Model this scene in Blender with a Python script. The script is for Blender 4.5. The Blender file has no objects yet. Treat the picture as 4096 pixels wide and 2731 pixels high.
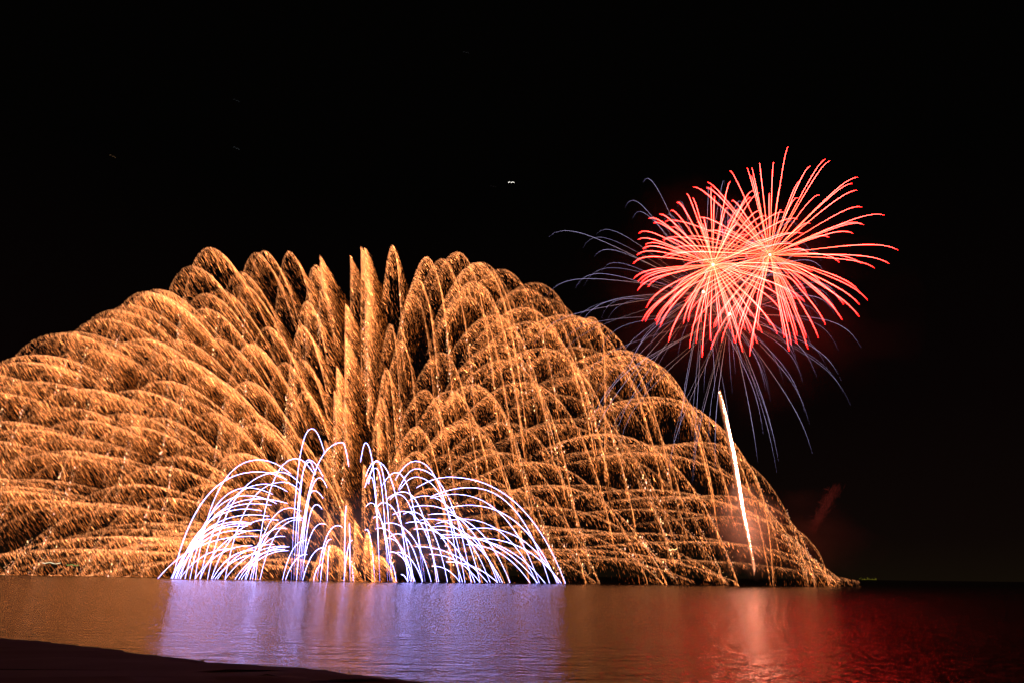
import bpy, math
import numpy as np
from mathutils import Matrix

rs = np.random.RandomState(7)
SC = bpy.context.scene
COL = SC.collection

# ------------------------------------------------------------------ camera
F = 2730.0                      # focal length in pixels of the 4096 px wide frame (24 mm lens)
CAM_H = 3.0
PITCH = math.atan(935.0 / F)
ROLL = 0.012
_f = np.array([0, math.cos(PITCH), math.sin(PITCH)])
_r0 = np.array([1.0, 0, 0]); _u0 = np.array([0, -math.sin(PITCH), math.cos(PITCH)])
RIGHT = _r0 * math.cos(ROLL) + _u0 * math.sin(ROLL)
UP = _u0 * math.cos(ROLL) - _r0 * math.sin(ROLL)
cam_d = bpy.data.cameras.new('camera'); cam = bpy.data.objects.new('camera', cam_d); COL.objects.link(cam)
cam_d.sensor_width = 36; cam_d.lens = 36 * F / 4096; cam_d.clip_end = 60000; cam_d.clip_start = 0.1
cam.matrix_world = Matrix(((RIGHT[0], UP[0], -_f[0], 0), (RIGHT[1], UP[1], -_f[1], 0), (RIGHT[2], UP[2], -_f[2], CAM_H), (0, 0, 0, 1)))
SC.camera = cam

# ------------------------------------------------------------------ night sky, exposure
W = bpy.data.worlds.new('World'); SC.world = W; W.use_nodes = True
nt = W.node_tree; nt.nodes.clear()
wo = nt.nodes.new('ShaderNodeOutputWorld'); bg = nt.nodes.new('ShaderNodeBackground')
tc = nt.nodes.new('ShaderNodeTexCoord'); sep = nt.nodes.new('ShaderNodeSeparateXYZ'); ramp = nt.nodes.new('ShaderNodeValToRGB')
nt.links.new(tc.outputs['Generated'], sep.inputs[0]); nt.links.new(sep.outputs['Z'], ramp.inputs[0])
nt.links.new(ramp.outputs[0], bg.inputs[0]); nt.links.new(bg.outputs[0], wo.inputs[0])
bg.inputs[1].default_value = 1.0
e = ramp.color_ramp.elements
e[0].position = 0.0; e[0].color = (0.0055, 0.0034, 0.0016, 1)
e[1].position = 0.5; e[1].color = (0.0007, 0.0006, 0.0005, 1)
m_ = ramp.color_ramp.elements.new(0.05); m_.color = (0.0036, 0.0018, 0.0013, 1)
m_ = ramp.color_ramp.elements.new(0.22); m_.color = (0.0020, 0.0009, 0.0009, 1)
SC.view_settings.view_transform = 'Standard'; SC.view_settings.look = 'None'
SC.view_settings.exposure = 0; SC.view_settings.gamma = 1
SC.render.engine = 'CYCLES'
SC.cycles.use_denoising = True
SC.cycles.denoiser = 'OPENIMAGEDENOISE'
SC.cycles.max_bounces = 4; SC.cycles.diffuse_bounces = 1; SC.cycles.glossy_bounces = 2
SC.cycles.volume_bounces = 0; SC.cycles.transparent_max_bounces = 8
SC.cycles.sample_clamp_indirect = 12.0

# ------------------------------------------------------------------ helpers
def at(px, py, d):
    """pixel of the 4096x2731 frame + distance d along the view axis on the ground -> world point(s)"""
    px = np.asarray(px, float); py = np.asarray(py, float); d = np.asarray(d, float)
    ray = _f + RIGHT * ((px - 2048) / F)[..., None] + UP * ((1365.5 - py) / F)[..., None]
    return np.array([0, 0, CAM_H]) + ray * (d / ray[..., 1])[..., None]

def on_plane(px, py, z=0.0):
    ray = _f + RIGHT * ((px - 2048) / F) + UP * ((1365.5 - py) / F)
    return np.array([0, 0, CAM_H]) + ray * ((z - CAM_H) / ray[2])

def tag(o, label=None, cat=None, group=None, kind=None):
    if label: o['label'] = label
    if cat: o['category'] = cat
    if group: o['group'] = group
    if kind: o['kind'] = kind
    return o

def empty(name, loc):
    o = bpy.data.objects.new(name, None); COL.objects.link(o); o.location = [float(v) for v in loc]
    o.empty_display_size = 1.0
    return o

def mesh_np(name, V, Fc, mat, parent=None, colors=None, smooth=False):
    """V (n,3) world coords, Fc (m,k) faces all of k corners; local to the parent's place"""
    V = np.asarray(V, np.float64); Fc = np.asarray(Fc, np.int32)
    if parent is not None:
        V = V - np.array(parent.location)
    me = bpy.data.meshes.new(name)
    n, (m, k) = len(V), Fc.shape
    me.vertices.add(n); me.vertices.foreach_set('co', V.astype(np.float32).ravel())
    me.loops.add(m * k); me.loops.foreach_set('vertex_index', Fc.ravel())
    me.polygons.add(m); me.polygons.foreach_set('loop_start', np.arange(0, m * k, k, dtype=np.int32))
    me.polygons.foreach_set('loop_total', np.full(m, k, np.int32))
    me.update(calc_edges=True)
    if colors is not None:
        a = me.color_attributes.new('glow', 'FLOAT_COLOR', 'POINT')
        c4 = np.ones((n, 4), np.float32); c4[:, :3] = colors
        a.data.foreach_set('color', c4.ravel())
    if smooth: me.polygons.foreach_set('use_smooth', np.ones(m, bool))
    me.materials.append(mat)
    o = bpy.data.objects.new(name, me); COL.objects.link(o)
    if parent is not None: o.parent = parent
    return o

def glow_mat(name, nee):
    m = bpy.data.materials.new(name); m.use_nodes = True; t = m.node_tree; t.nodes.clear()
    o = t.nodes.new('ShaderNodeOutputMaterial'); e_ = t.nodes.new('ShaderNodeEmission'); a = t.nodes.new('ShaderNodeAttribute')
    a.attribute_name = 'glow'; t.links.new(a.outputs['Color'], e_.inputs[0]); t.links.new(e_.outputs[0], o.inputs[0])
    m.cycles.emission_sampling = 'FRONT_BACK' if nee else 'NONE'
    return m
M_SPARK = glow_mat('burning_sparks', False)
M_STAR = glow_mat('burning_star', True)

def pbr(name, col, rough, metal=0.0):
    m = bpy.data.materials.new(name); m.use_nodes = True; b = m.node_tree.nodes['Principled BSDF']
    b.inputs['Base Color'].default_value = (*col, 1); b.inputs['Roughness'].default_value = rough
    b.inputs['Metallic'].default_value = metal
    return m, b

def streaks(head, tail, rad, col, tail_dim=0.35):
    """thin three sided spindles, widest near the head: returns verts, faces, colours"""
    n = len(head); d = head - tail; L = np.linalg.norm(d, axis=1, keepdims=True) + 1e-9; d = d / L
    rv = rs.normal(size=(n, 3)); e1 = np.cross(d, rv); e1 /= np.linalg.norm(e1, axis=1, keepdims=True) + 1e-9
    e2 = np.cross(d, e1); r = rad[:, None]; mid = tail + (head - tail) * 0.6
    V = np.empty((n, 5, 3)); V[:, 0] = tail; V[:, 4] = head
    for k in range(3):
        a = 2 * math.pi * k / 3; V[:, k + 1] = mid + r * (math.cos(a) * e1 + math.sin(a) * e2)
    base = (np.arange(n) * 5)[:, None, None]
    f = np.array([[0, 1, 2], [0, 2, 3], [0, 3, 1], [4, 2, 1], [4, 3, 2], [4, 1, 3]])[None] + base
    C = np.repeat(col[:, None, :], 5, axis=1); C[:, 0] *= tail_dim; C[:, 4] *= 0.8
    return V.reshape(-1, 3), f.reshape(-1, 3), C.reshape(-1, 3)

def tube(P, R, C, sides=5):
    """one tapered tube through points P"""
    P = np.asarray(P); n = len(P); T = np.gradient(P, axis=0); T /= np.linalg.norm(T, axis=1, keepdims=True) + 1e-9
    ref = np.array([0.0, 1.0, 0.0]); e1 = np.cross(T, ref); e1 /= np.linalg.norm(e1, axis=1, keepdims=True) + 1e-9; e2 = np.cross(T, e1)
    ang = np.arange(sides) * 2 * math.pi / sides
    V = P[:, None] + np.asarray(R)[:, None, None] * (np.cos(ang)[None, :, None] * e1[:, None] + np.sin(ang)[None, :, None] * e2[:, None])
    i = np.arange(n - 1)[:, None] * sides; j = np.arange(sides)[None]; j2 = (j + 1) % sides
    f = np.stack([i + j, i + j2, i + sides + j2, i + sides + j], -1).reshape(-1, 4)
    return V.reshape(-1, 3), f, np.repeat(np.asarray(C)[:, None], sides, 1).reshape(-1, 3)

def smooth1d(n, knots):
    k = rs.rand(knots); x = np.linspace(0, knots - 1, n); return np.interp(x, np.arange(knots), k)

def inv_drop(target, sign):
    """solve e^-u - 1 + u = target for u of given sign"""
    lo, hi = 0.0, 12.0
    for _ in range(60):
        m = (lo + hi) / 2; v = math.exp(-sign * m) - 1 + sign * m
        if v < target: lo = m
        else: hi = m
    return sign * lo

def water_y(px, d):            # pixel row where the water lies at distance d
    return 2276 + 0.012 * px + CAM_H / d * F

# ------------------------------------------------------------------ water
def build_water():
    m, b = pbr('sea_water', (0.003, 0.0035, 0.004), 0.19)
    b.inputs['IOR'].default_value = 1.333
    t = m.node_tree; tcn = t.nodes.new('ShaderNodeTexCoord')
    prev = None
    for (sx, sy, sc, dist) in ((0.4, 0.9, 1.0, 0.24), (1.5, 2.2, 1.0, 0.12), (3.5, 3.5, 1.0, 0.035)):
        mp = t.nodes.new('ShaderNodeMapping'); mp.inputs['Scale'].default_value = (sx, sy, 1); mp.inputs['Rotation'].default_value = (0, 0, 0.12)
        nz = t.nodes.new('ShaderNodeTexNoise'); nz.inputs['Scale'].default_value = sc; nz.inputs['Detail'].default_value = 3; nz.inputs['Roughness'].default_value = 0.6
        bp = t.nodes.new('ShaderNodeBump'); bp.inputs['Distance'].default_value = dist; bp.inputs['Strength'].default_value = 1.0
        t.links.new(tcn.outputs['Object'], mp.inputs[0]); t.links.new(mp.outputs[0], nz.inputs['Vector']); t.links.new(nz.outputs['Fac'], bp.inputs['Height'])
        if prev: t.links.new(prev.outputs[0], bp.inputs['Normal'])
        prev = bp
    t.links.new(prev.outputs[0], b.inputs['Normal'])
    S = 30000.0
    V = [(-S, -200, 0), (S, -200, 0), (S, S, 0), (-S, S, 0)]
    o = mesh_np('water', V, [[0, 1, 2, 3]], m); tag(o, 'dark sea with rippled colour reflections', None, None, 'structure')
build_water()

# ------------------------------------------------------------------ shore
SHORE = [(-900, 2500), (-400, 2530), (0, 2555), (200, 2566), (420, 2593), (560, 2608), (700, 2630), (860, 2648), (1000, 2658), (1150, 2668), (1365, 2683), (1520, 2705), (1700, 2733)]
def build_shore():
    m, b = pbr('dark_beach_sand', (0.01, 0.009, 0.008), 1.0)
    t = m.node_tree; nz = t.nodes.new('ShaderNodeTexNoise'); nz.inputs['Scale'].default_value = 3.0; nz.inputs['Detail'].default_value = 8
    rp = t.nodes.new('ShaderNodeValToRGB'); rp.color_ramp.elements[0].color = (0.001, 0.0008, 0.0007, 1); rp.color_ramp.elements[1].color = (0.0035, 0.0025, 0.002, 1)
    t.links.new(nz.outputs['Fac'], rp.inputs[0]); t.links.new(rp.outputs[0], b.inputs['Base Color'])
    bp = t.nodes.new('ShaderNodeBump'); bp.inputs['Distance'].default_value = 0.05; t.links.new(nz.outputs['Fac'], bp.inputs['Height']); t.links.new(bp.outputs[0], b.inputs['Normal'])
    pts = [on_plane(x, y, 0.35)[:2] for x, y in SHORE]
    pts += [np.array(p, float) for p in ((0.5, 12.0), (3.5, 8), (7, 3), (14, -6), (30, -20), (60, -40))]
    pts = [np.array([-90.0, 62.0]), np.array([-45.0, 40.0])] + pts
    # resample
    P = np.array(pts); seg = np.r_[0, np.cumsum(np.linalg.norm(np.diff(P, axis=0), axis=1))]
    n = 520; s = np.linspace(0, seg[-1], n); X = np.interp(s, seg, P[:, 0]); Y = np.interp(s, seg, P[:, 1])
    edge = np.stack([X, Y], 1); tn = np.gradient(edge, axis=0); tn /= np.linalg.norm(tn, axis=1, keepdims=True)
    nrm = np.stack([tn[:, 1], -tn[:, 0]], 1)                       # points inland (toward the camera)
    offs = [-1.6, -0.8, -0.25, 0.0, 0.2, 0.6, 1.2, 2.2, 4, 7, 12, 20, 35]
    hs = [-0.25, -0.05, 0.18, 0.33, 0.36, 0.40, 0.5, 0.6, 0.75, 0.9, 1.1, 1.3, 1.6]
    jag = np.interp(s, np.linspace(0, seg[-1], 260), rs.normal(0, 0.07, 260))
    V = []
    for o_, h in zip(offs, hs):
        q = edge + nrm * (o_ + jag[:, None] * (1 if o_ > -1 else 0))
        z = h + (rs.normal(0, 0.012, n) if h > 0 else 0) + 0.04 * np.sin(s * 1.3 + o_) * (h > 0.2)
        V.append(np.c_[q, z * np.ones(n)])
    V = np.stack(V, 0).reshape(-1, 3); k = len(offs)
    i = np.arange(k - 1)[:, None] * n; j = np.arange(n - 1)[None]
    f = np.stack([i + j, i + j + 1, i + n + j + 1, i + n + j], -1).reshape(-1, 4)
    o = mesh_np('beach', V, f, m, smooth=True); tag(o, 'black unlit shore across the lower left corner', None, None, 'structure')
    # short grass and weed along the edge
    gm, _ = pbr('dark_grass', (0.03, 0.03, 0.018), 0.8)
    sel = rs.randint(130, 420, 9000); q = edge[sel] + nrm[sel] * (rs.rand(9000, 1) ** 1.6 * 2.5 - 0.05) + rs.normal(0, 0.04, (9000, 2))
    b0 = np.c_[q, np.full(9000, 0.33)]; h = 0.03 + 0.06 * rs.rand(9000) * (0.4 + 1.2 * np.abs(np.sin(sel * 0.21)))
    lean = rs.normal(0, 0.03, (9000, 2)); tip = b0 + np.c_[lean, h]
    w = np.c_[rs.normal(0, 0.008, (9000, 2)), np.zeros(9000)]
    V = np.stack([b0 - w, b0 + w, tip], 1).reshape(-1, 3); f = np.arange(27000).reshape(-1, 3)
    g = mesh_np('shore_grass', V, f, gm); tag(g, 'short dark grass fringing the edge of the black shore', 'grass', None, 'stuff')
    # bare twig
    tm, _ = pbr('dark_wood', (0.03, 0.022, 0.016), 0.8)
    c = on_plane(785, 2646, 0.36)
    Vs, Fs, off = [], [], 0
    for pts_, r in (([(0, 0, 0), (0.18, 0, 0.05), (0.34, 0.02, 0.14), (0.42, 0.02, 0.24)], 0.014), ([(0.18, 0, 0.05), (0.1, 0.03, 0.1), (0.02, 0.05, 0.12)], 0.008), ([(-0.3, 0, 0.0), (0, 0, 0.0), (0.2, -0.02, 0.03), (0.45, 0, 0.08)], 0.012)):
        v, f_, _c = tube(np.array(pts_, float) + c, np.linspace(r, r * 0.3, len(pts_)), np.zeros((len(pts_), 3))); Vs.append(v); Fs.append(f_ + off); off += len(v)
    tw = mesh_np('twig', np.vstack(Vs), np.vstack(Fs), tm); tag(tw, 'small bare forked twig sticking up at the edge of the black shore', 'twig')
    # rock in the corner
    import bmesh
    bm = bmesh.new(); bmesh.ops.create_icosphere(bm, subdivisions=4, radius=1.0)
    from mathutils import noise
    for v in bm.verts:
        d = 1 + 0.10 * noise.noise(v.co * 1.7) + 0.05 * noise.noise(v.co * 4.5) + 0.015 * noise.noise(v.co * 13)
        v.co = v.co * d; v.co.x *= 1.9; v.co.y *= 0.9; v.co.z *= 0.62
    me = bpy.data.meshes.new('boulder'); bm.to_mesh(me); bm.free(); me.polygons.foreach_set('use_smooth', np.ones(len(me.polygons), bool))
    rm, rb = pbr('dark_rock', (0.035, 0.022, 0.018), 0.9); t = rm.node_tree
    nz = t.nodes.new('ShaderNodeTexNoise'); nz.inputs['Scale'].default_value = 6; nz.inputs['Detail'].default_value = 8
    bp = t.nodes.new('ShaderNodeBump'); bp.inputs['Distance'].default_value = 0.06; t.links.new(nz.outputs['Fac'], bp.inputs['Height']); t.links.new(bp.outputs[0], rb.inputs['Normal'])
    me.materials.append(rm); o = bpy.data.objects.new('boulder', me); COL.objects.link(o)
    p = at(-40, 2740, 13.0); o.location = (p[0], p[1], 0.55)
    tag(o, 'dim rounded boulder on the black shore in the bottom left corner', 'rock')
build_shore()

# ------------------------------------------------------------------ golden spark plumes
BASE_X = 1440.0
def depth_of(px):
    px = np.asarray(px, float); return 300.0 + np.clip((BASE_X - px), 0, None) * 0.088 + np.clip(px - BASE_X, 0, None) * 0.004

APEX = """837,987 765,1061 628,1153 582,1163 520,1216 602,1168 418,1270 459,1237 296,1323 245,1329 138,1414 97,1443 821,1170 816,1229
877,1155 959,1084 969,1135 704,1354 862,1349 490,1364 566,1349 352,1390 714,1430 821,1499 1000,1372 326,1550 133,1520 525,1555 653,1517 709,1583
990,1520 255,1624 837,1645 490,1647 627,1665 321,1675 15,1680 92,1710 525,1699 286,1748 255,1796 194,1809 367,1814 709,1819 801,1778 959,1809
632,1860 112,1911 30,1939 10,1957 536,1932 837,1932 668,1985 357,2005 168,1993 490,2026 724,2080 530,2110 663,2141 806,2095 600,2085 760,2125 830,2165
740,2156 1020,1684 995,2064 1053,999 1022,1007 1155,1002 1278,1020 1262,1056 1253,1067 1400,1020 1442,984 1457,989 1568,979 1706,1025 1767,1033
1828,1005 1907,1048 1466,1109 1464,1188 1670,1114 1655,1175 1895,1124 1864,1183 1226,1201 1379,1211 1558,1293 1604,1359 1206,1298 1068,1303 1002,1372
1379,1349 1135,1445 1206,1430 1344,1458 1543,1469 987,1520 1216,1558 1334,1560 1374,1599 1522,1586 1762,1405 1696,1555 1798,1558 1890,1533 1012,1655
1854,1675 1507,1685 1007,1700 1170,1735 1298,1755 1272,1822 1267,1880 1119,1850 961,1806 1665,1702 1849,1690 1665,1801 1624,1827 1798,1812 1451,1852
1002,1957 1175,1998 1382,1993 1364,2034 1308,2044 1415,2074 1726,1947 1517,1998 1558,2136 1466,2125 1323,2174 1359,2217 1402,2220 1512,2217 1686,2171
1767,2069 1135,2227 1922,1046 1943,1076 2004,1075 1892,1140 2137,1127 2096,1153 2172,1191 1973,1255 2091,1227 2116,1283 2259,1255 2315,1270 2361,1265
1989,1372 2162,1388 2300,1385 2473,1398 2514,1418 2489,1451 2009,1434 1897,1545 2285,1502 2091,1523 2223,1574 2611,1582 2616,1600 2014,1684 2274,1668
2223,1691 2412,1730 2795,1763 1938,1791 2004,1804 2126,1842 2371,1799 2555,1773 2565,1804 2720,1770 1917,1909 2024,1952 2188,1934 2320,1934 2565,1952
2667,1980 2167,2021 2555,2031 1968,2052 2116,2095 2259,2110 2514,2125 2157,2202 2514,2228 2855,1977 2900,2060 2750,2160 900,2190 690,2165 560,2200 330,2190 790,2235 450,2140
880,2215 1950,2180 2250,2190 -90,1560 -120,1750 -150,1900 -140,1480"""
APEX = [tuple(float(v) for v in t.split(',')) for t in APEX.split()]

ORD = 'first second third fourth fifth sixth seventh eighth ninth tenth eleventh twelfth thirteenth fourteenth fifteenth sixteenth seventeenth eighteenth nineteenth twentieth'.split()
def place_words():
    """region + tier + order from the left, so that each label points at one plume"""
    cells = {}
    for i, (x, y) in enumerate(APEX):
        reg = ('at far left' if x < 330 else 'left of white arcs' if x < 700 else 'above left white arcs' if x < 1180 else
               'above middle white arcs' if x < 1560 else 'above right white arcs' if x < 2050 else
               'right of white arcs' if x < 2560 else 'near rocket trail')
        tier = ('top tier' if y < 1240 else 'upper tier' if y < 1480 else 'middle tier' if y < 1760 else 'lower tier' if y < 2060 else 'lowest tier')
        cells.setdefault((reg, tier), []).append(i)
    out = {}
    for (reg, tier), ids in cells.items():
        ids.sort(key=lambda i: APEX[i])
        for n, i in enumerate(ids):
            out[i] = (reg, tier, ORD[n] + ' from left' if len(ids) > 1 else 'alone')
    return out
PLACE = place_words()

GOLD = np.array([1.0, 0.295, 0.082]); DEEP = np.array([0.70, 0.16, 0.025]); PALE = np.array([1.0, 0.385, 0.165])

ENV_Y = [1168, 1255, 1278, 1326, 1388, 1403, 1434, 1495, 1587, 1633, 1682, 1738, 1824, 1865, 1906, 1998, 2095, 2156, 2222, 2340]
ENV_X = [2218, 2290, 2412, 2489, 2535, 2545, 2616, 2693, 2769, 2792, 2865, 2926, 2988, 3044, 3090, 3161, 3207, 3278, 3340, 3424]
SPIKES = {(1278, 1020), (1262, 1056), (1253, 1067), (1400, 1020), (1442, 984), (1457, 989), (1379, 1211), (1379, 1349), (1344, 1458), (1374, 1599), (1466, 1109),
          (1298, 1755), (1382, 1993), (1364, 2034), (1308, 2044), (1415, 2074), (1334, 1560), (1359, 2217), (1402, 2220), (1507, 1685)}
OWN = np.random.RandomState(5).uniform(0.62, 1.0, 400)
def plume(i, x, y):
    X = x - BASE_X; y0 = 2310.0; Z = max(y0 - y, 40.0); sg = 1.0 if X >= 0 else -1.0
    side = 1 / (1 + math.exp(-(x - 1500) / 120))                      # 0 left .. 1 right
    G = 700 * (1 - side) + 2700 * side
    u0 = inv_drop(Z / G, -1); A = abs(X) / (math.exp(-u0) - 1)
    thin = abs(X) < 175 and (x, y) in SPIKES
    if thin: A *= 0.10
    while x > 2050 and G > 60:
        ul = inv_drop(Z / G, 1); u0 = inv_drop(Z / G, -1); A = abs(X) / (math.exp(-u0) - 1)
        uu = np.linspace(0, ul, 30)
        if np.all(x + A * (1 - np.exp(-uu)) <= np.maximum(np.interp(y + G * (np.exp(-uu) - 1 + uu), ENV_Y, ENV_X) + 4, x + 8)): break
        G *= 0.9
    if x > 2300: G *= OWN[i]; u0 = inv_drop(Z / G, -1); A = abs(X) / (math.exp(-u0) - 1)
    if x < 950 and 1600 < y < 2060 or x > 1900 and 1650 < y < 2000: A *= 0.5 + 0.45 * OWN[-i - 1] if x < 950 else 0.62 + 0.4 * OWN[-i - 1]
    fall = (430 * (1 - side) + 620 * side) * rs.uniform(0.85, 1.15)
    fall = min(fall, Z + 10)
    front = DEPTH_J[i] < -12
    asc = min(Z * 0.80, rs.uniform(260, 380) * (1 - side) + rs.uniform(140, 300) * side) if G > 200 else min(Z * 0.8, 60)
    while abs(A * (1 - math.exp(-inv_drop(asc / G, -1)))) > 340 and asc > 40: asc *= 0.92
    if thin: asc = min(asc, 220)
    ua = inv_drop(asc / G, -1); ub = inv_drop(fall / G, 1)
    K = 400
    u = np.linspace(ua, ub, K); dx = A * (1 - np.exp(-u)) * sg; dy = G * (np.exp(-u) - 1 + u)
    wob = 2.0
    # slow meander so that no outline is a perfect curve
    px = x + dx + wob * (smooth1d(K, 9) - 0.5); py = y + dy + wob * (smooth1d(K, 9) - 0.5)
    seg = np.r_[0, np.cumsum(np.hypot(np.diff(px), np.diff(py)))]; plen = seg[-1]
    # emission weight along the path: fades in on the way up, strongest round the apex, thins on the way down
    wt = np.clip((u - ua) / (abs(ua) * 0.55 + 1e-6), 0, 1) ** 0.9
    wt = wt * np.where(u > 0, 1 - (0.80 - 0.15 * side) * (0.45 + 0.55 * min(1, Z / 500)) * (u / ub) ** 0.45, 1)
    wt = wt * np.where(u < 0, 1.15 * (1 - side) + 0.9 * side, 1.0 * (1 - side) + side)
    hot = np.interp(u, [ua, -0.02, 0.12, ub], [1.35, 1.3, 1.0, 0.95]) * (1 - side) + side
    band = 0.45 + 1.2 * smooth1d(K, max(8, int(plen / 22))) ** 1.6 * (0.5 + smooth1d(K, 7))
    dens = wt * band * (np.gradient(seg) / plen * 0.6 + 0.4 / K)
    cdf = np.cumsum(dens); cdf /= cdf[-1]
    bright = rs.uniform(0.6, 1.5)
    if front and not thin: bright = 1.7
    if x < 900 and y > 2060: bright *= 1.25
    if y < 1200: bright *= rs.choice([0.7, 1.0, 1.2])
    veil = (rs.uniform(230, 320) * (1 - side) + rs.uniform(170, 240) * side) * (0.55 + 0.45 * min(1, Z / 900))
    cx = (0.62 + 0.10 * np.clip((1000 - x) / 1000, 0, 1)) * (1 - side) + 0.16 * side; cy = 1.0; cl = math.hypot(cx, cy); D = np.array([cx / cl, cy / cl])
    area = plen * (0.35 + 0.65 * min(1, Z / 900))
    n = int(area * veil / 255 * (DENS_L * (1 - side) + DENS_R * side) * (1.5 if thin else 1) * ((1.3 if thin else 7.0) if front else 0.55 if 1050 < x < 1800 and y > 1840 else 1))
    t = np.interp(rs.rand(n), cdf, np.arange(K)); ti = t.astype(int)
    s = veil * np.where(rs.rand(n) < 0.58 + 0.16 * side, np.minimum(rs.exponential(0.18, n), 1), rs.rand(n) ** 1.2)
    X0 = np.interp(t, np.arange(K), px); Y0 = np.interp(t, np.arange(K), py)
    tx = np.gradient(px)[ti]; ty = np.gradient(py)[ti]; tl = np.hypot(tx, ty); tx /= tl; ty /= tl
    inh = 16.0 * (1 - np.exp(-s / 40)) * side                               # sparks keep a little of the comet's speed
    jit = 0.7 + s * 0.022
    hx = X0 + D[0] * s + tx * inh + rs.normal(0, 1, n) * jit; hy = Y0 + D[1] * s + ty * inh + rs.normal(0, 1, n) * jit
    swirl = 0.05 * np.sin(hx / 90.0 + i) + 0.04 * np.sin(hy / 60.0 + 2 * i)
    dirx = D[0] + tx * 0.8 * side * np.exp(-s / 35) + swirl + rs.normal(0, 0.07, n); diry = D[1] + ty * 0.8 * side * np.exp(-s / 35) + rs.normal(0, 0.05, n)
    dl = np.hypot(dirx, diry); dirx /= dl; diry /= dl
    ln = (rs.gamma(3.5, 6.0, n) + 5) * (1 - 0.4 * side)
    dp = depth_of(hx) + rs.normal(0, 1, n) * (1.5 + s * 0.03) + DEPTH_J[i]
    tail = at(hx, hy, dp); head = at(hx + dirx * ln, hy + diry * ln, dp + rs.normal(0, 0.5, n))
    keep = (tail[:, 2] > 0.3); head[:, 2] = np.maximum(head[:, 2], 0.0)
    lum = np.exp(rs.normal(-0.25, 0.85, n)) * bright * hot[ti] * (1.9 * np.exp(-s / veil * 2.6) + 0.12)
    mix = np.clip(s / veil * 1.5, 0, 1)[:, None]
    col = (GOLD * (1 - mix) + DEEP * mix) * lum[:, None] * 1.35
    rad = 0.031 * np.exp(rs.normal(0, 0.3, n))
    root = empty('firework_plume', at(x, y0, float(depth_of(x)) + DEPTH_J[i]) * [1, 1, 0])
    reg, tier, ordn = PLACE[i]
    shape = 'narrow pointed' if abs(X) < 110 else 'broad flat' if abs(X) / Z > 1.1 else 'tall rounded' if Z > 900 else 'small rounded' if Z < 350 else 'rounded'
    tag(root, f'{shape} golden spark plume {reg}, {tier}, {ordn}', 'firework', 'golden comet plumes in the fan over the water')
    v, f, c = streaks(head[keep], tail[keep], rad[keep], col[keep])
    tag(mesh_np('spark_veil', v, f, M_SPARK, root, c), kind='stuff')
    # the comet's own track: dense fine sparks that draw the outline
    n2 = int(plen * 0.9); dens2 = (0.25 + wt) * np.gradient(seg); c2 = np.cumsum(dens2); c2 /= c2[-1]
    t = np.interp(rs.rand(n2), c2, np.arange(K)); ti = t.astype(int)
    q = np.abs(rs.normal(0, 1, n2)) ** 1.3 * 2.4
    hx = np.interp(t, np.arange(K), px) + D[0] * q + rs.normal(0, .6, n2); hy = np.interp(t, np.arange(K), py) + D[1] * q + rs.normal(0, .6, n2)
    tx = np.gradient(px)[ti]; ty = np.gradient(py)[ti]; tl = np.hypot(tx, ty); tx /= tl; ty /= tl
    a_ = rs.uniform(0.25, 1.0, n2); a_ = a_ * (0.35 + 0.65 * side); dirx = tx * a_ + D[0] * (1 - a_ * 0.6); diry = ty * a_ + D[1] * (1 - a_ * 0.6); dl = np.hypot(dirx, diry)
    ln = rs.gamma(3, 3.0, n2) + 2
    dp = depth_of(hx) + rs.normal(0, 0.8, n2) + DEPTH_J[i]
    tail = at(hx, hy, dp); head = at(hx + dirx / dl * ln, hy + diry / dl * ln, dp)
    keep = tail[:, 2] > 0.02; head[:, 2] = np.maximum(head[:, 2], 0)
    lum = np.exp(rs.normal(0, 0.5, n2)) * bright * hot[ti] * (0.75 + 0.9 * wt[ti]) * (1 - 0.28 * side)
    v, f, c = streaks(head[keep], tail[keep], (0.031 * np.exp(rs.normal(0, .25, n2)))[keep], ((GOLD * .6 + PALE * .4) * lum[:, None] * 1.25)[keep])
    tag(mesh_np('comet_trail', v, f, M_SPARK, root, c), kind='stuff')
    # glitter: last burning lumps at the end of the fall
    if fall > 200 and rs.rand() < (0.7 if x < 2450 else 0.3):
        n3 = int(rs.uniform(25, 60)); lo = ub * (0.60); uu = lo + (ub - lo) * rs.beta(1.6, 1.5, n3)
        hx = x + A * (1 - np.exp(-uu)) * sg; hy = y + G * (np.exp(-uu) - 1 + uu)
        amp = 1.5 + 5.5 * (uu - lo) / (ub - lo); hx = hx + rs.normal(0, 1, n3) * amp; hy = hy + rs.normal(0, 6, n3)
        big = rs.rand(n3) < (0.10 if x < 2300 else 0.0)
        dp = depth_of(hx) + rs.normal(0, 1, n3) + DEPTH_J[i]; ln = rs.uniform(3, 6, n3) + big * 6
        head = at(hx, hy, dp); tail = at(hx + rs.normal(0, 1, n3), hy - ln, dp)
        keep = tail[:, 2] > 0.1
        rad = rs.uniform(0.10, 0.17, n3) + big * 0.16
        colr = np.where(rs.rand(n3, 1) < 0.45, np.array([[2.4, 1.0, 0.7]]), np.array([[2.6, 1.4, 0.6]])) * (0.7 + 0.8 * big[:, None])
        if keep.sum() > 3:
            v, f, c = streaks(head[keep], tail[keep], rad[keep], colr[keep], 0.8)
            tag(mesh_np('glitter_tail', v, f, M_SPARK, root, c), kind='stuff')

DENS_L, DENS_R = 1.2, 1.7
DEPTH_J = rs.uniform(-9, 14, len(APEX))
for _i, (_x, _y) in enumerate(APEX):
    if 1300 < _x < 1530 and _y > 2060: DEPTH_J[_i] = -17.0 + rs.rand() * 4
for i, (x, y) in enumerate(APEX):
    plume(i, x, y)

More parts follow.
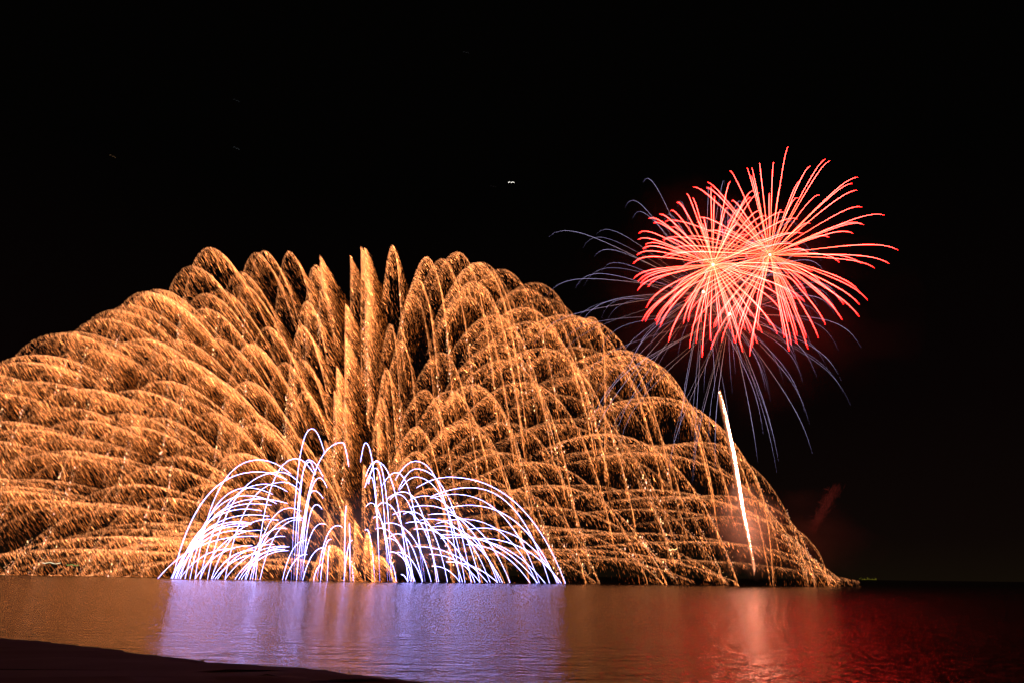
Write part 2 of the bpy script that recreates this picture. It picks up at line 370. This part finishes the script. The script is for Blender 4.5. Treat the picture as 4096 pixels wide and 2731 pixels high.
# ------------------------------------------------------------------ white star arcs over the water
ARCS = """1033,1837,130,780 1028,1885,120,690 1119,1886,85,830 1183,1832,74,1022 1130,1926,74,900 1058,1934,92,800 992,1949,99,760 987,1980,120,740 1035,1993,115,720
982,2034,66,700 1007,2057,71,690 951,2085,49,690 960,2092,45,712 951,2120,46,700 1030,2119,20,800 1247,1712,51,1165 1232,1837,61,1186 1237,1845,25,1175 1278,1909,30,1204
1255,1960,38,1199 1265,2016,23,1211 1369,1767,26,1186 1186,2068,24,1000 1191,2077,18,1040 1125,2110,23,980 1125,2143,15,985 1288,2092,15,1204 1321,2155,5,1282
1293,2189,5,1211 1220,2160,5,1130 1227,2215,3,1142 1285,2258,2,1254 1140,2182,4,900 1152,2185,6,955 1135,2195,5,940 1150,2200,4,965 
1092,2175,5,870 1050,2212,3,860 1005,2180,6,780 1012,2198,4,850 1385,2022,1,1377 1397,2092,1,1400 1408,2159,2,1376 1405,2243,-1,1413 1318,2182,2,1309
1463,1769,-21,1520 1507,1840,-33,1568 1504,1870,-45,1550 1504,1843,-42,1632 1484,1906,-12,1518 1586,1888,-58,1691 1663,1842,-83,1839 1665,1873,-71,1885 1665,1906,-68,1860
1614,1965,-66,1747 1594,1975,-34,1700 1533,2008,-28,1655 1617,2043,-48,1755 1647,2045,-35,1790 1507,2063,-13,1568 1522,2110,-20,1642 1466,2115,-6,1499 1591,2133,-33,1690
1553,2151,-8,1655 1701,1982,-61,1920 1798,1906,-133,2262 1882,1948,-160,2198 1820,1975,-100,2157 1877,2019,-100,2229 1851,2074,-110,2147 1757,2053,-44,2040 1721,2074,-41,1960
1660,2085,-38,1850 1767,2102,-41,2000 1740,2116,-42,2010 1680,2113,-25,1900 1830,2147,-68,2180 1788,2136,-20,2150 1925,2152,-5,2245 1869,2176,-5,2120 
1665,2184,-5,1950 1721,2215,-4,1920 1788,2245,-4,1990 1734,2262,-3,1840 1563,2205,-3,1660 1591,2207,-3,1690 1560,2246,-3,1585
1606,2296,-2,1630 1630,2248,-3,1646 1000,2143,30,632 960,2102,30,684 1015,2012,70,705 930,2192,10,720 1075,2075,40,845 1160,2030,45,1010 1350,2100,20,1268 1485,2010,-22,1560 1700,2020,-60,1990 1930,2110,-60,2235 1560,2090,-30,1725"""
START_DY = {(1183, 1832): 64, (1232, 1837): 69, (1237, 1845): 51, (1278, 1909): 40, (1255, 1960): 32, (1265, 2016): 18, (1033, 1837): 56, (1028, 1885): 32, (1119, 1886): 51,
            (1130, 1926): 39, (1058, 1934): 31, (1247, 1712): 98, (1369, 1767): 98, (1463, 1769): 79, (1507, 1840): 94, (1504, 1870): 79, (1504, 1843): 61, (1586, 1888): 54,
            (1663, 1842): 77, (1665, 1873): 84, (1665, 1906): 54, (1614, 1965): 30, (1594, 1975): 22, (1533, 2008): 25, (1617, 2043): 15, (1798, 1906): 44, (1882, 1948): 37}
def white_arcs():
    root = empty('star_fountain', at(1440, 2310, 296) * [1, 1, 0])
    tag(root, 'low fountain of white violet star arcs in front of the golden plumes', 'firework')
    for k, s_ in enumerate(ARCS.split()):
        ax, ay, sdx, ex = [float(v) for v in s_.split(',')]
        yw = water_y(ex, 292); right = ex > ax; G = 1300.0 if right else 700.0
        drop = max(yw - ay, 6); ue = inv_drop(drop / G, 1); A = (ex - ax) / (1 - math.exp(-ue))
        us = 0.0 if abs(sdx) < 0.5 else -math.log(max(1.0001, 1 - sdx / A))
        us = max(us, -inv_drop(min(0.30, 190 / G), 1) * 1.0) if us < 0 else us
        n = 40; u = np.linspace(us, ue, n); X = ax + A * (1 - np.exp(-u)); Y = ay + G * (np.exp(-u) - 1 + u)
        if (ax, ay) in START_DY:
            u = np.linspace(0, ue, n - 12); q = np.linspace(1, 0, 13)[:-1]
            X = np.r_[ax + sdx * (q * 0.75 + 0.25 * q ** 0.5), ax + A * (1 - np.exp(-u))]; Y = np.r_[ay + START_DY[(ax, ay)] * q ** 1.7, ay + G * (np.exp(-u) - 1 + u)]
            for _ in range(2): X[1:-1] = (X[:-2] + 2 * X[1:-1] + X[2:]) / 4; Y[1:-1] = (Y[:-2] + 2 * Y[1:-1] + Y[2:]) / 4
        fr = np.r_[0, np.cumsum(np.hypot(np.diff(X), np.diff(Y)))]; fr = fr / fr[-1]; inner = abs(ex - ax) < 110 and drop > 200
        d = 292 + rs.uniform(-10, 6) + rs.uniform(-6, 6) * fr
        P = at(X, Y, d)
        P[:, 2] = np.maximum(P[:, 2], 0.03)
        wd = 0.058 * np.clip(fr * 14 + 0.45, 0, 1) * (1 - (0.72 if inner else 0.25) * np.clip((fr - (0.55 if inner else 0.7)) / 0.3, 0, 1))
        wd = wd * (1 + 0.10 * np.sin(fr * plen_w(X, Y) / 9.0)) * rs.uniform(0.8, 1.1)
        hot = np.array([6.6, 6.4, 19.0]); cool = np.array([1.5, 1.15, 4.4])
        mixf = np.clip((fr - 0.55) / 0.45, 0, 1)[:, None] * (1.0 if inner else 0.35)
        v, f, c = tube(P, wd, hot * (1 - mixf) + cool * mixf)
        mesh_np('star_trail', v, f, M_STAR, root, c)
def plen_w(X, Y): return float(np.hypot(np.diff(X), np.diff(Y)).sum())
white_arcs()

# ------------------------------------------------------------------ peony bursts
def sphere_dirs(n):
    k = np.arange(n) + 0.5; ph = np.arccos(1 - 2 * k / n); th = math.pi * (1 + 5 ** 0.5) * k
    d = np.stack([np.cos(th) * np.sin(ph), np.sin(th) * np.sin(ph), np.cos(ph)], 1) + rs.normal(0, 0.10, (n, 3))
    return d / np.linalg.norm(d, axis=1, keepdims=True)

def burst(cx, cy, d, R, drop, n, kind, label, wind=0.0):
    px_m = d / F * 1.06
    c = at(cx, cy, d); root = empty('firework_burst', c)
    tag(root, label, 'firework', 'shell bursts high on the right')
    for dr in sphere_dirs(n):
        m = 34; s = np.linspace(0.012, 1, m)
        Rk = R * px_m * rs.uniform(0.86, 1.06) * (1 - (0.20 * dr[0] if kind == 'blue' else 0.16 * max(0.0, -dr[2])))
        a = 2.0 if kind == 'red' else 2.4
        rad = (1 - np.exp(-a * s)) / (1 - math.exp(-a))
        P = c + dr * (Rk * rad)[:, None]
        P[:, 2] -= drop * px_m * (s ** 2.8) * rs.uniform(0.85, 1.15)
        P[:, 0] += wind * px_m * s ** 2
        if kind == 'red':
            w = 0.070 * np.clip(0.12 + s * 1.9, 0, 1) * np.clip((1.0 - s) / 0.10 + 0.12, 0, 1) * rs.uniform(0.8, 1.15)
            k1 = np.clip(s / 0.45, 0, 1)[:, None]; k2 = np.clip((s - 0.55) / 0.45, 0, 1)[:, None]
            C = np.array([22.0, 3.0, 1.2]) * (1 - k1) + np.array([85.0, 2.1, 1.6]) * k1
            C = C * (1 - k2) + np.array([70.0, 0.6, 0.5]) * k2
        else:
            w = 0.019 * np.clip(0.5 + s * 2, 0, 1) * np.clip((1.0 - s) / 0.35 + 0.25, 0, 1) * rs.uniform(0.7, 1.2)
            k1 = np.clip((s - 0.15) / 0.3, 0, 1)[:, None]; k2 = np.clip((s - 0.7) / 0.3, 0, 1)[:, None]
            C = np.array([1.6, 0.8, 0.5]) * (1 - k1) + np.array([1.4, 1.2, 2.0]) * k1
            C = C * (1 - k2) + np.array([0.45, 0.36, 0.8]) * k2
            C = C * rs.choice([0.55, 1.0, 1.3])
        v, f, cc = tube(P, w, C)
        mesh_np('star_trail', v, f, M_STAR, root, cc)
    n = 22; dd = sphere_dirs(n); hd = c + dd * 0.75
    v, f, cc = streaks(hd, np.repeat(c[None], n, 0) - dd * 0.25, np.full(n, 0.22), np.tile(np.array([[9.0, 6.0, 3.2]]), (n, 1)), 1.0)
    mesh_np('burst_core', v, f, M_STAR, root, cc)

burst(2852, 1058, 306, 378, 50, 98, 'red', 'left red peony burst with a bright white heart, widest of the overlapping trails')
burst(3080, 1020, 312, 462, 45, 98, 'red', 'right red peony burst with long salmon trails reaching furthest right')
burst(2813, 1168, 300, 575, 120, 62, 'blue', 'thin violet burst whose long drooping trails reach furthest left', -20)
burst(2918, 1257, 300, 570, 130, 62, 'blue', 'thin violet burst, lowest of the four, trails falling above the rocket trail')

# ------------------------------------------------------------------ rising comet
def rocket():
    pts = np.array([(2877, 1567), (2888, 1600), (2903, 1660), (2918, 1730), (2933, 1800), (2947, 1880), (2960, 1960), (2972, 2040), (2987, 2110), (3001, 2180), (3012, 2240), (3017, 2278)], float)
    t = np.linspace(0, len(pts) - 1, 90); X = np.interp(t, np.arange(len(pts)), pts[:, 0]); Y = np.interp(t, np.arange(len(pts)), pts[:, 1])
    for _ in range(6): X[1:-1] = (X[:-2] + 2 * X[1:-1] + X[2:]) / 4; Y[1:-1] = (Y[:-2] + 2 * Y[1:-1] + Y[2:]) / 4
    fr = np.linspace(0, 1, 90); d = 286.0
    root = empty('rising_comet', at(3014, 2290, d) * [1, 1, 0])
    tag(root, 'tall slanting white hot rocket trail rising from the water on the right', 'firework')
    w = 0.50 * np.interp(fr, [0, 0.05, 0.35, 0.6, 0.8, 1], [0.28, 0.55, 1.15, 1.05, 0.5, 0.15])
    C = np.array([120.0, 46.0, 28.0])[None] * np.interp(fr, [0, .1, .8, 1], [1, 1, .8, .35])[:, None]
    v, f, c = tube(at(X, Y, d), w, C, 7); mesh_np('fire_trail', v, f, M_STAR, root, c)
    n = 9000; k = rs.rand(n); q = np.abs(rs.normal(0, 1, n)); side = np.where(rs.rand(n) < 0.75, -1, 1)
    wl = np.interp(k, fr, w) * F / d
    hx = np.interp(k, fr, X) + side * (q * wl * 1.0 + wl * 0.5); hy = np.interp(k, fr, Y) + q * 10 + rs.uniform(0, 8, n)
    ln = rs.uniform(5, 16, n); dd = d + rs.normal(0, 1.0, n)
    head = at(hx, hy, dd); tail = at(hx - side * ln * 0.45, hy - ln, dd)
    col = np.array([2.8, 0.95, 0.45]) * (np.exp(-q * 0.9) * rs.uniform(0.4, 1.3, n))[:, None]
    v, f, c = streaks(head, tail, np.full(n, 0.055), col); mesh_np('spark_fringe', v, f, M_SPARK, root, c)
rocket()

# ------------------------------------------------------------------ red-lit smoke wisp right of the fan
def smoke_wisp():
    n = 900; k = rs.rand(n); c = rs.normal(0, 0.5, n)
    x = 3250 + (3345 - 3250) * k + c * (16 + 10 * k) - 5; y = 2130 - (2130 - 1955) * k + rs.normal(0, 6, n)
    d = 420 + rs.normal(0, 6, n); ln = rs.uniform(10, 34, n)
    a = np.where(rs.rand(n) < 0.8, rs.normal(0.45, 0.08, n), rs.normal(-1.2, 0.1, n))
    head = at(x, y, d); tail = at(x + np.sin(a) * ln, y - np.cos(a) * ln, d)
    col = np.array([0.055, 0.007, 0.005]) * (rs.uniform(0.3, 1.4, n) * np.interp(k, [0, .3, 1], [.5, 1, .9]))[:, None]  # red light on the smoke given as the strands' own glow
    v, f, c_ = streaks(head, tail, np.full(n, 0.12), col)
    o = mesh_np('smoke_strands', v, f, M_SPARK, None, c_)
    tag(o, 'faint dark red lit smoke as glowing strands, slanting up right of the golden fan', 'smoke_wisp')
smoke_wisp()

# ------------------------------------------------------------------ smoke
def smoke(cx, cy, d, sx, sy, sz, dens, col, label, seed):
    import bmesh
    bm = bmesh.new(); bmesh.ops.create_icosphere(bm, subdivisions=4, radius=1.0)
    me = bpy.data.meshes.new('smoke_cloud'); bm.to_mesh(me); bm.free()
    o = bpy.data.objects.new('smoke_cloud', me); COL.objects.link(o); p = at(cx, cy, d)
    o.location = p; o.scale = (sx, sy, sz)
    m = bpy.data.materials.new('smoke'); m.use_nodes = True; t = m.node_tree; t.nodes.clear()
    out = t.nodes.new('ShaderNodeOutputMaterial'); vol = t.nodes.new('ShaderNodeVolumePrincipled'); tcn = t.nodes.new('ShaderNodeTexCoord')
    ln = t.nodes.new('ShaderNodeVectorMath'); ln.operation = 'LENGTH'; nz = t.nodes.new('ShaderNodeTexNoise'); nz.inputs['Scale'].default_value = 1.6; nz.inputs['Detail'].default_value = 4
    mp = t.nodes.new('ShaderNodeMapping'); mp.inputs['Location'].default_value = (seed, seed * 2.3, 0)
    t.links.new(tcn.outputs['Object'], ln.inputs[0]); t.links.new(tcn.outputs['Object'], mp.inputs[0]); t.links.new(mp.outputs[0], nz.inputs['Vector'])
    a = t.nodes.new('ShaderNodeMath'); a.operation = 'SUBTRACT'; a.inputs[0].default_value = 1.0; t.links.new(ln.outputs['Value'], a.inputs[1])
    b = t.nodes.new('ShaderNodeMath'); b.operation = 'ADD'; t.links.new(a.outputs[0], b.inputs[0])
    c = t.nodes.new('ShaderNodeMath'); c.operation = 'MULTIPLY_ADD'; t.links.new(nz.outputs['Fac'], c.inputs[0]); c.inputs[1].default_value = 1.6; c.inputs[2].default_value = -0.95; t.links.new(c.outputs[0], b.inputs[1])
    e_ = t.nodes.new('ShaderNodeMath'); e_.operation = 'MULTIPLY'; e_.use_clamp = False; t.links.new(b.outputs[0], e_.inputs[0]); e_.inputs[1].default_value = dens
    g = t.nodes.new('ShaderNodeMath'); g.operation = 'MAXIMUM'; g.inputs[1].default_value = 0.0; t.links.new(e_.outputs[0], g.inputs[0])
    t.links.new(g.outputs[0], vol.inputs['Density']); vol.inputs['Color'].default_value = (*col, 1)
    t.links.new(vol.outputs[0], out.inputs['Volume']); me.materials.append(m)
    tag(o, label, 'smoke')
smoke(2985, 2130, 289, 19, 6, 22, 0.11, (0.97, 0.8, 0.74), 'pink lit smoke hanging round the foot of the rocket trail', 3.1)
smoke(3200, 2150, 315, 42, 12, 24, 0.009, (0.75, 0.45, 0.4), 'dull red smoke drifting behind the right foot of the golden fan', 7.7)

smoke(1440, 2140, 300, 72, 6, 24, 0.030, (0.92, 0.9, 0.95), 'thin violet lit smoke hanging just behind the white star arcs', 21.0)
smoke(2950, 1180, 318, 95, 30, 75, 0.0016, (0.9, 0.8, 0.8), 'faint dark red smoke glow around the overlapping red bursts', 12.3)

# ------------------------------------------------------------------ stars, boat lamps, ship
def star(px, py, col, amp, label, dy=0.0, d=9000.0, w=1.0):
    k = np.linspace(0, 1, 19); L = 24.0
    X = px + (k - 0.5) * L; Y = py + dy * (k - 0.5) * L + 1.8 * np.cos(k * 4 * math.pi)
    lum = 0.35 + 0.65 * (np.exp(-((k - 0.12) / 0.1) ** 2) + np.exp(-((k - 0.6) / 0.1) ** 2) + np.exp(-((k - 0.95) / 0.08) ** 2))
    v, f, c = tube(at(X, Y, d), np.full(19, d / F * 0.9 * w) * (0.5 + 0.5 * lum), np.array(col)[None] * lum[:, None] * amp)
    o = mesh_np('star', v, f, M_SPARK, None, c); tag(o, label, 'star', 'stars in the black sky')
star(2045, 730, (1, .95, .85), 3.0, 'bright white star, by far the brightest in the black sky', w=1.2)
star(450, 625, (1, .55, .25), 0.13, 'dim orange star furthest left in the sky', 0.45)
star(945, 593, (.8, .9, 1), 0.06, 'dim bluish star directly below a fainter one', 0.42)
star(945, 402, (.8, .9, 1), 0.03, 'very faint star directly above a dim bluish one', 0.42)
star(1864, 210, (.9, .9, 1), 0.025, 'very faint star nearest the top of the sky', 0.2)
star(1972, 746, (1, .8, .8), 0.012, 'barely visible star just left of the brightest star', 0.15)

def lamp(px, py, d, L, col, name, label):
    k = np.linspace(0, 1, 25); X = px + (k - 0.5) * L; Y = py + 2.2 * np.sin(k * 11) - 4 * (k - 0.5) * (-1 if L > 40 else 1)
    v, f, c = tube(at(X, Y, d), np.full(25, 0.14) * (0.6 + 0.5 * np.abs(np.sin(k * 9))), np.tile(np.array([col]), (25, 1)))
    o = mesh_np(name, v, f, M_SPARK, None, c); tag(o, label, 'boat light')
lamp(2692, 2196, 280, 34, (2.6, 1.5, .6), 'boat_light', 'tiny wavering yellow boat light low in the golden fan')
lamp(205, 2250, 330, 74, (1.3, 1.2, .8), 'boat_light', 'small white boat light near the water at far left')
lamp(290, 2258, 332, 50, (.2, .45, .12), 'boat_light', 'faint green boat light beside the white one at far left')

def ship():
    d = 3800.0; sc = d / F
    c = at(3472, 2318, d); c[2] = 0
    root = empty('cargo_ship', c); tag(root, 'tiny dark ship with yellow green deck lights on the far right horizon', 'ship')
    hm, _ = pbr('ship_hull', (0.02, 0.02, 0.025), 0.6); wm, _ = pbr('ship_paint', (0.3, 0.3, 0.28), 0.6)
    def prism(outline, x0, half, z0, z1, name, mat):
        n = len(outline); lo = [(c[0] + x, c[1] + y * half, z0 + (0)) for x, y in outline]; hi = [(c[0] + x * 1.03, c[1] + y * half * 1.1, z1) for x, y in outline]
        V = np.array(lo + hi); f = [[i, (i + 1) % n, n + (i + 1) % n, n + i] for i in range(n)]
        o = mesh_np(name, V, f, mat, root)
        me = o.data; return o
    L = 33 * sc
    ol = [(-L, -.7), (-L * .9, -1), (L * .75, -1), (L, 0), (L * .75, 1), (-L * .9, 1), (-L, .7)]
    prism(ol, 0, 7, -0.5, 4.5, 'hull', hm)
    V = np.array([(c[0] + x * 1.02, c[1] + y * 7.6, 4.5) for x, y in ol]); mesh_np('deck', V, [list(range(7))], hm, root)
    b = [(-L * .82, -.8), (-L * .6, -.8), (-L * .6, .8), (-L * .82, .8)]
    prism(b, 0, 6, 4.52, 11, 'bridge_house', wm)
    V = np.array([(c[0] + x * 1.03, c[1] + y * 6.6, 11) for x, y in b]); mesh_np('bridge_roof', V, [[0, 1, 2, 3]], wm, root)
    for fx, h in ((-.95, 11), (-.78, 13), (-.4, 9), (-.02, 14), (.12, 11), (.5, 10), (.86, 12), (.95, 10)):
        P = np.array([[c[0] + fx * L, c[1], 4.6], [c[0] + fx * L, c[1], h / 2 + 3], [c[0] + fx * L, c[1], h]])
        v, f, cc = tube(P, [0.5, 0.4, 0.3], np.zeros((3, 3))); mast = mesh_np('mast', v, f, wm, root)
        for z in (h, h * 0.6 + 2):
            q = np.array([c[0] + fx * L, c[1] - 0.8, z]); n = 8; dd = sphere_dirs(n) * 1.3
            v, f, cc = streaks(q + dd, np.repeat(q[None], n, 0), np.full(n, .7), np.tile(np.array([[0.34, 0.30, 0.03]]), (n, 1)) * (1.6 if fx == -.02 else .7), 1)
            mesh_np('deck_lamp', v, f, M_SPARK, mast, cc) if False else mesh_lamp(v, f, cc, mast, root)
    n = 70; xx = c[0] + rs.uniform(-.9, .9, n) * L; q = np.c_[xx, np.full(n, c[1] - 8.2), np.full(n, 5.2) + rs.uniform(-.3, .3, n)]
    v, f, cc = streaks(q, q + np.c_[np.full(n, 3.0), np.zeros(n), np.zeros(n)], np.full(n, .5), np.tile(np.array([[0.30, 0.27, 0.02]]), (n, 1)), 1)
    mesh_np('light_string', v, f, M_SPARK, root, cc)
def mesh_lamp(v, f, cc, mast, root):
    o = mesh_np('deck_lamp', v, f, M_SPARK, root, cc); o.parent = mast; return o
ship()
